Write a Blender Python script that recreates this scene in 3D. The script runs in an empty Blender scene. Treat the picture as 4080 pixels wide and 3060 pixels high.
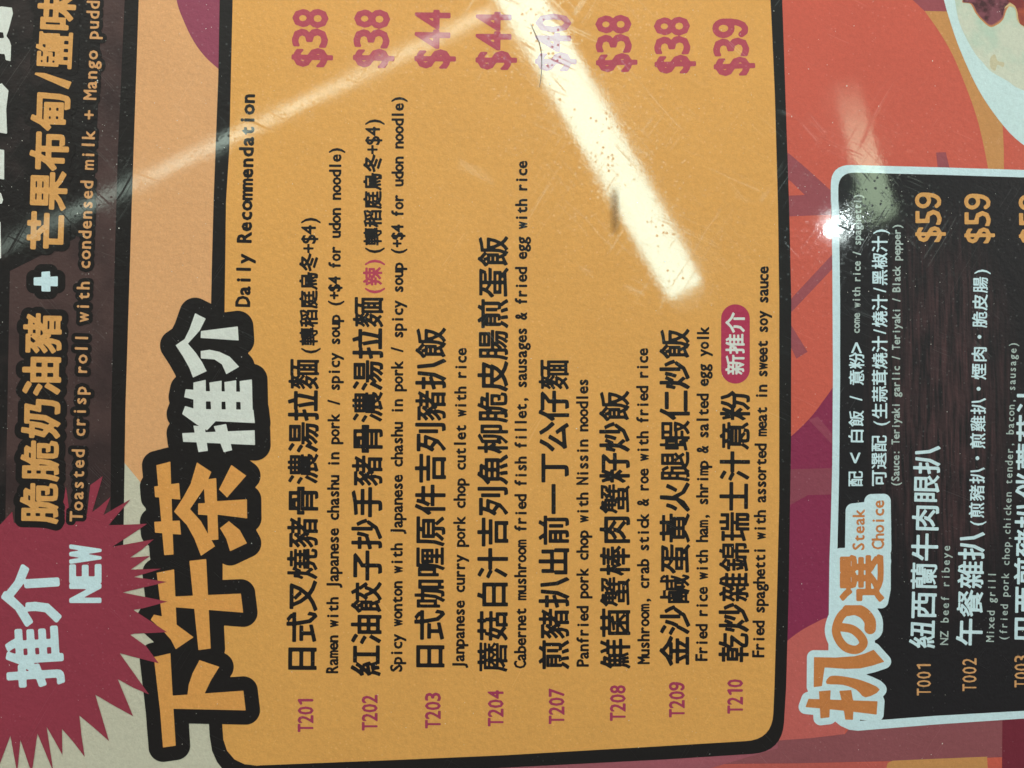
import bpy, math, random
import numpy as np
from mathutils import Vector, Euler, Matrix
from mathutils.geometry import delaunay_2d_cdt
random.seed(4)
scene = bpy.context.scene
COL = scene.collection

# ------------------------------------------------------------------ camera
D, W = 0.26, 0.300                       # metres to the page, width of the page seen
cam_d = bpy.data.cameras.new('camera')
cam_d.sensor_width = 36.0
cam_d.lens = 36.0 * D / W
cam_d.clip_start, cam_d.clip_end = 0.005, 50
cam = bpy.data.objects.new('camera', cam_d)
COL.objects.link(cam)
EUL = Euler((math.radians(2.2), math.radians(-2.0), 0))
ROT = EUL.to_matrix()
cam.rotation_euler = EUL
CAMP = ROT @ Vector((0, 0, D))
cam.location = CAMP
scene.camera = cam
cam_d.dof.use_dof = True
cam_d.dof.focus_distance = D - 0.002
cam_d.dof.aperture_fstop = 11.0
RN = np.array(ROT); CN = np.array(CAMP)

def ray(px, py):
    px = np.asarray(px, float); py = np.asarray(py, float)
    d = np.stack([(px - 2040) / 4080 * W / D, -(py - 1530) / 4080 * W / D, -np.ones_like(px)], -1)
    return d @ RN.T

def page(px, py):
    """point of the flat page under a place of the photograph"""
    d = ray(px, py)
    t = -CN[2] / d[..., 2]
    return CN + d * t[..., None]

def mirrored(px, py, h):
    """where the ray that the page mirrors at that place meets the height h"""
    d = ray(px, py); p = page(px, py)
    d = d * np.array([1, 1, -1.0])
    return p + d * ((h - p[..., 2]) / d[..., 2])[..., None]

# ------------------------------------------------------------------ world and light
world = bpy.data.worlds.new('World'); scene.world = world
world.use_nodes = True
bg = world.node_tree.nodes['Background']
bg.inputs[0].default_value = (0.84, 0.85, 0.82, 1)
bg.inputs[1].default_value = 0.19
scene.view_settings.view_transform = 'Standard'
scene.view_settings.look = 'None'
scene.view_settings.exposure = 0
scene.view_settings.gamma = 1
scene.cycles.max_bounces = 3
scene.cycles.diffuse_bounces = 1
scene.cycles.glossy_bounces = 1

def area(name, loc, target, size, power, color):
    l = bpy.data.lights.new(name, 'AREA'); l.shape = 'RECTANGLE'
    l.size, l.size_y = size; l.energy = power; l.color = color
    o = bpy.data.objects.new(name, l); COL.objects.link(o)
    o.location = loc
    o.rotation_euler = (Vector(target) - Vector(loc)).to_track_quat('-Z', 'Y').to_euler()
    return o
area('fill_light', (-1.15, 1.15, 1.0), (0, 0, 0), (1.3, 0.9), 11, (1, .95, .82))  # unseen fill, added for soft light from the upper left
area('fill_light', (1.65, 0.7, 1.0), (0, 0, 0), (0.8, 0.8), 13, (1, .96, .86))  # second added fill from the right, kept out of the mirrored view
area('fill_light', (-0.05, 0.62, 0.42), (-.02, .02, 0), (0.30, 0.12), 2.3, (1, .96, .86))  # low, close fill added to brighten the top of the page over the bottom

# ------------------------------------------------------------------ helpers
def col(r, g, b):
    f = lambda c: (c / 255 / 12.92) if c / 255 <= 0.04045 else ((c / 255 + 0.055) / 1.055) ** 2.4
    return (f(r), f(g), f(b))

menu = bpy.data.objects.new('laminated_menu', None)
COL.objects.link(menu)
menu.location = page(2040, 1530) + np.array([0, 0, -0.003])
menu['label'] = 'glossy laminated restaurant menu page printed in orange, black and crimson, lying sideways'
menu['category'] = 'menu'
MENU_INV = Matrix.Translation(-Vector(menu.location))

class NT:
    def __init__(s, m): s.t = m.node_tree; s.n = s.t.nodes; s.l = s.t.links
    def add(s, k, **kw):
        n = s.n.new(k)
        for a, v in kw.items(): setattr(n, a, v)
        return n
    def put(s, n, i, v):
        if isinstance(v, bpy.types.NodeSocket): s.l.new(v, n.inputs[i])
        else: n.inputs[i].default_value = v
    def math(s, op, a, b=0.0, c=0.0, clamp=False):
        n = s.add('ShaderNodeMath', operation=op, use_clamp=clamp)
        s.put(n, 0, a); s.put(n, 1, b); s.put(n, 2, c); return n.outputs[0]
    def noise(s, vec, scale, detail=2, rough=.5):
        n = s.add('ShaderNodeTexNoise'); s.put(n, 'Vector', vec)
        n.inputs['Scale'].default_value = scale; n.inputs['Detail'].default_value = detail
        n.inputs['Roughness'].default_value = rough; return n.outputs[0]
    def ramp(s, x, a, b, lo=0.0, hi=1.0):
        n = s.add('ShaderNodeMapRange'); n.clamp = True
        s.put(n, 0, x); s.put(n, 1, a); s.put(n, 2, b); s.put(n, 3, lo); s.put(n, 4, hi); return n.outputs[0]

# the film that is laminated over the print: gloss, grain, pits and scratches, shared by every ink
def film_group():
    g = bpy.data.node_groups.new('laminate film', 'ShaderNodeTree')
    g.interface.new_socket('Roughness', in_out='OUTPUT', socket_type='NodeSocketFloat')
    g.interface.new_socket('Normal', in_out='OUTPUT', socket_type='NodeSocketVector')
    g.interface.new_socket('Grain', in_out='OUTPUT', socket_type='NodeSocketFloat')
    g.interface.new_socket('Paper Normal', in_out='OUTPUT', socket_type='NodeSocketVector')
    g.interface.new_socket('Vector', in_out='OUTPUT', socket_type='NodeSocketVector')
    class G: pass
    m = G(); m.node_tree = g
    T = NT(m)
    out = T.add('NodeGroupOutput')
    tc = T.add('ShaderNodeTexCoord'); tc.object = menu
    P = tc.outputs['Object']
    # grain in the print (dots of ink and paper fibre)
    g1 = T.noise(P, 2600, 2, .6); g2 = T.noise(P, 700, 3, .6); g3 = T.noise(P, 60, 2, .5)
    gr = T.math('ADD', T.math('MULTIPLY', T.math('SUBTRACT', g1, .5), .26), T.math('MULTIPLY', T.math('SUBTRACT', g2, .5), .22))
    gr = T.math('ADD', gr, T.math('MULTIPLY', T.math('SUBTRACT', g3, .5), .10))
    T.l.new(T.math('ADD', gr, 1.0), out.inputs['Grain'])
    # scratches: thin lines of long stretched noise in a few directions, broken up
    sm = None
    for k, (ang, sc, st) in enumerate(((.55, 240, 160), (-.75, 230, 150), (2.0, 260, 170))):
        mp = T.add('ShaderNodeMapping'); T.l.new(P, mp.inputs[0])
        mp.inputs['Rotation'].default_value = (0, 0, ang)
        mp.inputs['Location'].default_value = (k * 3.1, k * 1.7, 0)
        mp2 = T.add('ShaderNodeMapping'); T.l.new(mp.outputs[0], mp2.inputs[0])
        mp2.inputs['Scale'].default_value = (sc, sc / st, 1)
        wob = T.noise(mp.outputs[0], 60, 1)
        add = T.add('ShaderNodeVectorMath', operation='ADD'); T.l.new(mp2.outputs[0], add.inputs[0])
        cb = T.add('ShaderNodeCombineXYZ'); T.l.new(T.math('MULTIPLY', wob, .5), cb.inputs[0]); T.l.new(cb.outputs[0], add.inputs[1])
        v = T.add('ShaderNodeTexVoronoi', feature='DISTANCE_TO_EDGE'); T.l.new(add.outputs[0], v.inputs['Vector'])
        v.inputs['Scale'].default_value = 1.0
        line = T.ramp(v.outputs[0], 0.0, 0.018, 1, 0)
        br = T.ramp(T.noise(mp.outputs[0], 55 + 9 * k, 2), .53, .62)
        s = T.math('MULTIPLY', line, br)
        sm = s if sm is None else T.math('MAXIMUM', sm, s)
    # pits and dust pressed into the film
    vo = T.add('ShaderNodeTexVoronoi', feature='F1'); T.l.new(P, vo.inputs['Vector']); vo.inputs['Scale'].default_value = 620
    pit = T.ramp(vo.outputs['Distance'], .11, .28, 1, 0)
    vo2 = T.add('ShaderNodeSeparateColor'); T.l.new(vo.outputs['Color'], vo2.inputs[0])
    pit = T.math('MULTIPLY', pit, T.ramp(vo2.outputs[0], .3, .4))
    pit = T.math('MULTIPLY', pit, T.ramp(T.noise(P, 70, 2), .40, .52))
    # worn patch on the corner of the black steak panel
    wp = T.add('ShaderNodeVectorMath', operation='DISTANCE'); T.l.new(P, wp.inputs[0])
    q = page(3410, 850) - np.array(menu.location); wp.inputs[1].default_value = (q[0], q[1], q[2])
    worn = T.ramp(wp.outputs['Value'], .002, .0085, 1, 0)
    worn = T.math('MULTIPLY', worn, T.ramp(T.noise(P, 260, 3, .6), .38, .62))
    dirty = T.math('MAXIMUM', T.math('MULTIPLY', sm, .85), T.math('MULTIPLY', pit, 1.15))
    ro = T.math('ADD', T.ramp(T.noise(P, 38, 3, .6), .35, .75, .02, .07), T.math('MULTIPLY', dirty, .35))
    ro = T.math('ADD', ro, T.math('MULTIPLY', T.ramp(T.noise(P, 1500, 1), .5, .75), .02))
    ro = T.math('ADD', ro, T.math('MULTIPLY', worn, .04))
    T.l.new(ro, out.inputs['Roughness'])
    # relief of the film
    h = T.math('MULTIPLY', T.noise(P, 1300, 2, .5), .30)
    h = T.math('ADD', h, T.math('MULTIPLY', T.noise(P, 420, 2, .5), .42))
    h = T.math('ADD', h, T.math('MULTIPLY', T.noise(P, 32, 1, .5), 3.2))
    h = T.math('ADD', h, T.math('MULTIPLY', T.math('MULTIPLY', worn, T.noise(P, 900, 2, .7)), 5.0))
    b = T.add('ShaderNodeBump'); b.inputs['Strength'].default_value = 1.0; b.inputs['Distance'].default_value = 0.000006
    T.l.new(h, b.inputs['Height']); T.l.new(b.outputs[0], out.inputs['Normal'])
    b2 = T.add('ShaderNodeBump'); b2.inputs['Strength'].default_value = 1.0; b2.inputs['Distance'].default_value = 0.00016
    T.l.new(T.math('ADD', T.noise(P, 520, 2, .6), T.math('MULTIPLY', T.noise(P, 1500, 1, .6), .35)), b2.inputs['Height'])
    T.l.new(b2.outputs[0], out.inputs['Paper Normal'])
    T.l.new(P, out.inputs['Vector'])
    return g
FILM = film_group()

MATS = {}
def ink(name, rgb, mixer=None, grain=1.0):
    if name in MATS: return MATS[name]
    m = bpy.data.materials.new(name); m.use_nodes = True
    T = NT(m); b = T.n['Principled BSDF']
    f = T.add('ShaderNodeGroup'); f.node_tree = FILM
    c = col(*rgb)
    base = T.add('ShaderNodeRGB'); base.outputs[0].default_value = (*c, 1)
    src = base.outputs[0]
    if mixer: src = mixer(T, src, f.outputs['Vector'])
    vm = T.add('ShaderNodeVectorMath', operation='SCALE'); T.l.new(src, vm.inputs[0])
    T.l.new(T.math('ADD', T.math('MULTIPLY', T.math('SUBTRACT', f.outputs['Grain'], 1.0), grain), 1.0), vm.inputs['Scale'])
    T.l.new(vm.outputs[0], b.inputs['Base Color'])
    b.inputs['Roughness'].default_value = .5
    b.inputs['Specular IOR Level'].default_value = .22
    b.inputs['Coat Weight'].default_value = 1
    b.inputs['Coat IOR'].default_value = 1.5
    T.l.new(f.outputs['Roughness'], b.inputs['Coat Roughness'])
    T.l.new(f.outputs['Normal'], b.inputs['Coat Normal'])
    T.l.new(f.outputs['Paper Normal'], b.inputs['Normal'])
    MATS[name] = m; return m

def blend(rgb2, scale=(1, 1, 1), nscale=300, lo=.45, hi=.65, region=None, detail=3):
    """a second ink colour laid over the first in the printed artwork"""
    def f(T, src, P):
        mp = T.add('ShaderNodeMapping'); T.l.new(P, mp.inputs[0]); mp.inputs['Scale'].default_value = scale
        k = T.ramp(T.noise(mp.outputs[0], nscale, detail, .6), lo, hi)
        if region is not None: k = T.math('MULTIPLY', k, region(T, P))
        mx = T.add('ShaderNodeMix', data_type='RGBA'); T.l.new(k, mx.inputs[0])
        T.l.new(src, mx.inputs[6]); mx.inputs[7].default_value = (*col(*rgb2), 1)
        return mx.outputs[2]
    return f

LAYER = 0.000012
def make(name, verts_px, faces, z, mat, parent, flip=True):
    """link one flat printed piece; verts are (n,2) places on the page"""
    v = np.asarray(verts_px, float)
    p = page(v[:, 0], v[:, 1])
    c = (p.min(0) + p.max(0)) / 2; c[2] = 0
    p = p - c; p[:, 2] = 0
    me = bpy.data.meshes.new(name)
    if flip: faces = [tuple(reversed(f)) for f in faces]
    me.from_pydata(p.tolist(), [], faces)
    me.materials.append(mat)
    o = bpy.data.objects.new(name, me); COL.objects.link(o)
    o.parent = parent
    w = Vector((c[0], c[1], z * LAYER))
    pw = Vector((0, 0, 0)); q = parent
    while q is not None: pw = pw + Vector(q.location); q = q.parent
    o.location = w - pw
    return o

def signed(poly):
    x, y = np.array(poly, float)[:, :2].T
    return .5 * np.sum(x * np.roll(y, -1) - np.roll(x, -1) * y)

def rpoly(pts):
    """polygon whose corners (x, y, r) are rounded by r"""
    out = []; n = len(pts)
    for i, p in enumerate(pts):
        if len(p) < 3 or p[2] <= 0: out.append(tuple(p[:2])); continue
        a = Vector(pts[i - 1][:2]); b = Vector(p[:2]); c = Vector(pts[(i + 1) % n][:2])
        r = min(p[2], (a - b).length * .49, (c - b).length * .49)
        s = b + (a - b).normalized() * r; e = b + (c - b).normalized() * r
        for k in range(9):
            t = k / 8; q = s * (1 - t) ** 2 * .97 + b * (2 * t * (1 - t)) + e * t ** 2
            q = s * (1 - t) ** 2 + b * 2 * t * (1 - t) + e * t ** 2
            out.append((q.x, q.y))
    return out

def smooth(pts, n=6, closed=False):
    """Catmull-Rom through the points"""
    P = [Vector(p) for p in pts]; out = []
    m = len(P) if closed else len(P) - 1
    for i in range(m):
        g = (lambda j: P[j % len(P)]) if closed else (lambda j: P[max(0, min(len(P) - 1, j))])
        a, b, c, d = g(i - 1), g(i), g(i + 1), g(i + 2)
        for k in range(n):
            t = k / n
            out.append(tuple(.5 * ((2 * b) + (c - a) * t + (2 * a - 5 * b + 4 * c - d) * t * t + (3 * b - a - 3 * c + d) * t ** 3)))
    if not closed: out.append(tuple(P[-1]))
    return out

def patch(name, pts, z, mat, parent):
    pts = [tuple(p[:2]) for p in pts]
    if signed(pts) < 0: pts = pts[::-1]
    v = [Vector(p) for p in pts]
    r = delaunay_2d_cdt(v, [], [list(range(len(v)))], 1, 1e-4)
    return make(name, [tuple(p) for p in r[0]], [tuple(f) for f in r[2]], z, mat, parent)

# ---------- distance fields and their outlines
def seg_dist(X, Y, A, B):
    best = np.full(X.shape, 1e9, np.float32)
    for a, b in zip(A, B):
        dx, dy = b[0] - a[0], b[1] - a[1]
        L = dx * dx + dy * dy + 1e-12
        t = np.clip(((X - a[0]) * dx + (Y - a[1]) * dy) / L, 0, 1)
        np.minimum(best, (X - a[0] - t * dx) ** 2 + (Y - a[1] - t * dy) ** 2, out=best)
    return np.sqrt(best)

def inside(X, Y, A, B):
    c = np.zeros(X.shape, bool)
    for a, b in zip(A, B):
        if a[1] == b[1]: continue
        m = (a[1] > Y) != (b[1] > Y)
        c ^= m & (X < (b[0] - a[0]) * (Y - a[1]) / (b[1] - a[1]) + a[0])
    return c

def poly_sdf(X, Y, pts):
    A = [tuple(p[:2]) for p in pts]; B = A[1:] + A[:1]
    d = seg_dist(X, Y, A, B)
    return np.where(inside(X, Y, A, B), -d, d)

TAB = {1: ['c0', 'e0', 'e3'], 2: ['c1', 'e1', 'e0'], 4: ['c2', 'e2', 'e1'], 8: ['c3', 'e3', 'e2'],
       3: ['c0', 'c1', 'e1', 'e3'], 6: ['c1', 'c2', 'e2', 'e0'], 12: ['c2', 'c3', 'e3', 'e1'], 9: ['c3', 'c0', 'e0', 'e2'],
       7: ['c0', 'c1', 'c2', 'e2', 'e3'], 14: ['c1', 'c2', 'c3', 'e3', 'e0'], 13: ['c2', 'c3', 'c0', 'e0', 'e1'], 11: ['c3', 'c0', 'c1', 'e1', 'e2'],
       5: ['c0', 'e0', 'e1', 'c2', 'e2', 'e3'], 10: ['c1', 'e1', 'e2', 'c3', 'e3', 'e0']}
def contour(V):
    """filled outline (marching squares) of V < 0 in grid units (x = column, y = row)"""
    I = V < 0
    case = I[:-1, :-1] * 1 + I[:-1, 1:] * 2 + I[1:, 1:] * 4 + I[1:, :-1] * 8
    verts = []; faces = []; base = 0
    cor = [(0, 0), (1, 0), (1, 1), (0, 1)]
    for k, codes in TAB.items():
        r, c = np.nonzero(case == k)
        if not len(r): continue
        v = [V[r + dy, c + dx] for dx, dy in cor]
        pts = []
        for cd in codes:
            i = int(cd[1])
            if cd[0] == 'c': pts.append(np.stack([c + cor[i][0], r + cor[i][1]], 1).astype(float))
            else:
                j = (i + 1) % 4; t = v[i] / (v[i] - v[j])
                pts.append(np.stack([c + cor[i][0] + t * (cor[j][0] - cor[i][0]), r + cor[i][1] + t * (cor[j][1] - cor[i][1])], 1))
        n = len(codes)
        verts.append(np.stack(pts, 1).reshape(-1, 2))
        idx = base + np.arange(len(r) * n).reshape(-1, n)
        faces += [tuple(f) for f in idx.tolist()]
        base += len(r) * n
    full = (case == 15).astype(np.int8)
    q = []
    for y in range(full.shape[0]):
        d = np.diff(np.concatenate([[0], full[y], [0]]))
        for s, e in zip(np.nonzero(d == 1)[0], np.nonzero(d == -1)[0]):
            q.append([(s, y), (e, y), (e, y + 1), (s, y + 1)])
    if q:
        verts.append(np.array(q, float).reshape(-1, 2))
        faces += [tuple(range(base + 4 * i, base + 4 * i + 4)) for i in range(len(q))]
    return (np.concatenate(verts) if verts else np.zeros((0, 2))), faces

# ---------- lettering: outlines of Blender's built-in font, set by hand
GL = {}; SEG = {}
_e = [(.27 + .165 * math.cos(t), .485 + .165 * math.sin(t)) for t in np.linspace(0, 2 * math.pi, 17)]
STROKES = {'1': [[(.15, .555), (.30, .645), (.30, .045)]],   # figures drawn with a round pen
           '9': [_e, [(.435, .485), (.43, .34), (.40, .19), (.34, .085), (.26, .042), (.17, .05), (.11, .12)]]}
def segments(ch):
    if ch not in SEG:
        c = bpy.data.curves.new('glyph', 'FONT'); c.body = ch; c.resolution_u = 2
        o = bpy.data.objects.new('glyph', c); COL.objects.link(o)
        bpy.context.view_layer.update()
        e = o.evaluated_get(bpy.context.evaluated_depsgraph_get()); m = e.to_mesh()
        cnt = {}
        for p in m.polygons:
            for k in p.edge_keys: cnt[k] = cnt.get(k, 0) + 1
        co = [(v.co.x, v.co.y) for v in m.vertices]
        s = [(co[a], co[b]) for (a, b), n in cnt.items() if n == 1]
        e.to_mesh_clear()
        bpy.data.objects.remove(o); bpy.data.curves.remove(c)
        SEG[ch] = s
    return SEG[ch]
STEP = 1 / 52; PAD = .32
def glyph(ch, sx):
    key = (ch, round(sx, 2))
    if key not in GL and ch in STROKES:
        P = [[(x * sx, y) for x, y in q] for q in STROKES[ch]]; A = [p for q in P for p in q]; w = .042
        xs = [a[0] for a in A]; ys = [a[1] for a in A]
        x0, y0 = min(xs) - w - PAD, min(ys) - w - PAD
        X, Y = np.meshgrid(np.arange(x0, max(xs) + w + PAD, STEP), np.arange(y0, max(ys) + w + PAD, STEP)); X = X.astype(np.float32); Y = Y.astype(np.float32)
        d = np.min([seg_dist(X, Y, q[:-1], q[1:]) for q in P], 0) - w
        GL[key] = (d, x0, y0, min(xs) - w, max(xs) + w, 3.0)
    if key not in GL:
        s = [((a[0] * sx, a[1]), (b[0] * sx, b[1])) for a, b in segments(ch)]
        A = [a for a, b in s]; B = [b for a, b in s]
        xs = [a[0] for a in A]; ys = [a[1] for a in A]
        x0, y0 = min(xs) - PAD, min(ys) - PAD
        nx = int((max(xs) + PAD - x0) / STEP) + 2; ny = int((max(ys) + PAD - y0) / STEP) + 2
        X, Y = np.meshgrid(x0 + STEP * np.arange(nx), y0 + STEP * np.arange(ny)); X = X.astype(np.float32); Y = Y.astype(np.float32)
        d = seg_dist(X, Y, A, B); ins = inside(X, Y, A, B)
        per = sum(math.hypot(a[0] - b[0], a[1] - b[1]) for a, b in s)
        GL[key] = (np.where(ins, -d, d), x0, y0, min(xs), max(xs), per)
    return GL[key]

def is_wide(ch): return ord(ch) > 0x2E00

def line_field(text, L, em, cap=None, h=2.4, fat=0.0, thin=0.0, base=None, squeeze=.92, halo=0, pad=None, half=.5):
    """distance field of one line of lettering, L px long; returns field, s0, t0, h"""
    cells = [1.0 if is_wide(c) else half for c in text]
    unit = L / sum(cells)
    latin = (cap if cap else em * .74) / .69
    pad = pad or (em * .25 + halo + 6)
    s0, t0 = -pad, -em * .35 - halo - 6
    nx = int((L + 2 * pad) / h) + 2; ny = int((em * 1.45 + 2 * halo + 12) / h) + 2
    V = np.full((ny, nx), 1e3, np.float32); pos = 0.0
    for ch, w in zip(text, cells):
        cw = w * unit; cx = pos + cw / 2; pos += cw
        if ch == ' ': continue
        if is_wide(ch):
            sy = em; sx = 1.0
            ratio = min(1.04, unit / em); g, gx, gy, a, b, per = glyph(ch, ratio)
            mid = .5 * ratio; yb = 0 if base is None else base
            dil = fat * em * max(0.0, 1 - max(0, per - 8) / 16) - thin * em
        else:
            sy = latin; _, _, _, a, b, per = glyph(ch, 1.0)
            wd = (b - a) * sy; sx = min(1.0, squeeze * cw / wd)
            g, gx, gy, a, b, per = glyph(ch, sx); mid = (a + b) / 2
            if base is None: yb = 0
            else: yb = em * .38 - latin * .345 + base
            dil = fat * em * .55 if base is not None else fat * latin
            if ch == '・' : pass
        ox = cx - mid * sy; oy = yb
        c0 = max(0, int((ox + gx * sy - s0) / h)); c1 = min(nx, int((ox + (gx + g.shape[1] * STEP) * sy - s0) / h))
        r0 = max(0, int((oy + gy * sy - t0) / h)); r1 = min(ny, int((oy + (gy + g.shape[0] * STEP) * sy - t0) / h))
        if c1 <= c0 or r1 <= r0: continue
        S = (s0 + h * np.arange(c0, c1) - ox) / sy; T_ = (t0 + h * np.arange(r0, r1) - oy) / sy
        fx = np.clip((S - gx) / STEP, 0, g.shape[1] - 1.001); fy = np.clip((T_ - gy) / STEP, 0, g.shape[0] - 1.001)
        ix = fx.astype(int); iy = fy.astype(int); ax = (fx - ix)[None, :]; ay = (fy - iy)[:, None]
        q = (g[np.ix_(iy, ix)] * (1 - ax) * (1 - ay) + g[np.ix_(iy, ix + 1)] * ax * (1 - ay)
             + g[np.ix_(iy + 1, ix)] * (1 - ax) * ay + g[np.ix_(iy + 1, ix + 1)] * ax * ay) * sy - dil
        V[r0:r1, c0:c1] = np.minimum(V[r0:r1, c0:c1], q)
    return V, s0, t0, h

def set_line(name, text, p0, p1, em, mat, parent, z, mode='C', cap=None, fat=0.02, thin=0.0, halo=None, h=2.4, squeeze=.92, half=.5):
    """mode C: p0-p1 run through the middle of the letters; mode B: along their baseline"""
    p0 = np.array(p0, float); p1 = np.array(p1, float)
    L = np.hypot(*(p1 - p0)); d = (p1 - p0) / L; n = np.array([d[1], -d[0]])
    base = 0.0 if mode == 'C' else None
    out = []
    hal = halo[0] if halo else 0
    V, s0, t0, hh = line_field(text, L, em, cap, h, fat, thin, base, squeeze, hal, half=half)
    shift = -.38 * em if mode == 'C' else 0
    def emit(F, nm, mt, zz):
        v, f = contour(F)
        if not len(v): return None
        s = s0 + v[:, 0] * hh; t = t0 + v[:, 1] * hh + shift
        return make(nm, p0 + s[:, None] * d + t[:, None] * n, f, zz, mt, parent, flip=False)
    if halo: emit(V - hal, halo[1], halo[2], z - 1)
    return emit(V, name, mat, z)

def grow(name, shapes, off, mat, parent, z, h=3.0, extra=None, rnd=0.0):
    """several traced strokes joined and grown by off px"""
    allp = [p for s in shapes for p in s] + [p for e in (extra or []) for p in e[0]]
    pad = off + 12
    x0, y0 = min(p[0] for p in allp) - pad, min(p[1] for p in allp) - pad
    x1, y1 = max(p[0] for p in allp) + pad, max(p[1] for p in allp) + pad
    X, Y = np.meshgrid(np.arange(x0, x1, h), np.arange(y0, y1, h)); X = X.astype(np.float32); Y = Y.astype(np.float32)
    V = np.full(X.shape, 1e3, np.float32)
    for s in shapes: V = np.minimum(V, poly_sdf(X, Y, s))
    if extra is not None:
        for (path, r) in extra:
            V = np.minimum(V, seg_dist(X, Y, path[:-1], path[1:]) - r)
    v, f = contour(V - off)
    return make(name, np.stack([x0 + v[:, 0] * h, y0 + v[:, 1] * h], 1), f, z, mat, parent)

# places read off enlarged crops of the photograph: crop letter and row, then (u, v)
S_ = 2212 / 1100
def crop(ox, oy): return lambda u, v: (ox + u / S_, oy + v / S_)
A1, A2, A3, A4 = [crop(0, y) for y in (0, 800, 1500, 2235)]
B1, B2, B3, B4 = [crop(1000, y) for y in (0, 800, 1500, 2235)]
C1, C2, C3, C4 = [crop(2000, y) for y in (0, 800, 1500, 2235)]
D1, D2, D3, D4 = [crop(2980, y) for y in (0, 800, 1500, 2235)]
def tr(f, *pts): return [f(*p[:2]) + tuple(p[2:]) for p in pts]

# ------------------------------------------------------------------ inks
K = ink('black ink', (20, 14, 13), grain=.8)
CREAM = ink('bare cream paper', (214, 208, 186))
PEACH = ink('peach ink', (228, 168, 116))
ORANGE = ink('orange ink', (230, 166, 88))
CRIMSON = ink('crimson ink', (152, 54, 72))
PURPLE = ink('plum ink', (150, 68, 92))
CORAL = ink('coral ink', (209, 94, 77))
DEEP = ink('deep crimson ink', (140, 42, 78))
MAUVE = ink('mauve ink', (158, 78, 86))
MAUVE2 = ink('mauve brown ink', (146, 80, 86))
SALMON = ink('salmon ink', (200, 98, 92))
OCHRE = ink('ochre ink', (205, 144, 86))
WINE = ink('wine ink', (118, 34, 52))
WHITE = ink('white ink', (210, 233, 241))
OFFW = ink('warm white ink', (222, 224, 218))
PINK = ink('pink red ink', (186, 66, 88))
PRICE = ink('price red ink', (184, 74, 91))
RUST = ink('rust orange ink', (206, 128, 70))
GOLD = ink('gold ink', (220, 160, 92))
TAN = ink('tan ink', (216, 158, 104))
BROWN = ink('brown ink', (78, 56, 54), blend((54, 38, 38), (1, 1, 1), 40))

# ------------------------------------------------------------------ table and sheet
tb = bpy.data.meshes.new('table_top')
tb.from_pydata([(-.9, -.7, -.0009), (.9, -.7, -.0009), (.9, .7, -.0009), (-.9, .7, -.0009)], [], [(0, 1, 2, 3)])
tmat = bpy.data.materials.new('table laminate'); tmat.use_nodes = True
T = NT(tmat); bb = T.n['Principled BSDF']; tcn = T.add('ShaderNodeTexCoord')
mp = T.add('ShaderNodeMapping'); T.l.new(tcn.outputs['Object'], mp.inputs[0]); mp.inputs['Scale'].default_value = (4, 60, 1)
rm = T.add('ShaderNodeMix', data_type='RGBA'); T.l.new(T.noise(mp.outputs[0], 3, 4), rm.inputs[0])
rm.inputs[6].default_value = (.20, .12, .07, 1); rm.inputs[7].default_value = (.30, .19, .11, 1)
T.l.new(rm.outputs[2], bb.inputs['Base Color']); bb.inputs['Roughness'].default_value = .4
tb.materials.append(tmat)
to = bpy.data.objects.new('table_top', tb); COL.objects.link(to); to['kind'] = 'structure'

# the sheet itself: paper core with a clear welded rim
x0, y0, x1, y1 = -500, -420, 4640, 3420
c4 = page(np.array([x0, x1, x1, x0]), np.array([y0, y0, y1, y1]))
import bmesh
def slab(name, q, zt, zb, mat, parent, bev=0):
    bm = bmesh.new(); vs = [bm.verts.new((p[0], p[1], zt)) for p in q]
    f = bm.faces.new(vs)
    if f.normal.z < 0 or True: bm.normal_update()
    r = bmesh.ops.extrude_face_region(bm, geom=[f])
    for e in r['geom']:
        if isinstance(e, bmesh.types.BMVert): e.co.z = zb
    bmesh.ops.recalc_face_normals(bm, faces=bm.faces)
    me = bpy.data.meshes.new(name); bm.to_mesh(me); bm.free(); me.materials.append(mat)
    o = bpy.data.objects.new(name, me); COL.objects.link(o); o.parent = parent
    o.location = -Vector(parent.location) if parent else (0, 0, 0); return o
slab('paper', c4, 0.0, -.0004, ink('printed paper', (206, 200, 180)), menu)
rim = bpy.data.materials.new('clear film rim'); rim.use_nodes = True
rb = rim.node_tree.nodes['Principled BSDF']; rb.inputs['Base Color'].default_value = (.8, .82, .8, 1)
rb.inputs['Roughness'].default_value = .1; rb.inputs['Alpha'].default_value = .35
q = c4.copy(); cc = q.mean(0); q = cc + (q - cc) * np.array([1.035, 1.045, 1])
slab('film_rim', q, -.0001, -.0003, rim, menu)

# ------------------------------------------------------------------ background artwork, left of the black frame
patch('peach_background', [(540, -400)] + [(1200, -400), (1200, 2300), (900, 2300)] + [(800, 2215), (700, 2100), (620, 2010), A3(1115, 835), A3(1000, 695), (480, 1800)], 1, PEACH, menu)
patch('plum_circle', [(640, -400), (1100, -400), (1100, 340), (925, 330)] + smooth([A1(1765, 565), A1(1640, 450), A1(1540, 310), A1(1450, 115), A1(1412, -10), A1(1375, -200)]) + [(640, -250)], 2, PURPLE, menu)

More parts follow.
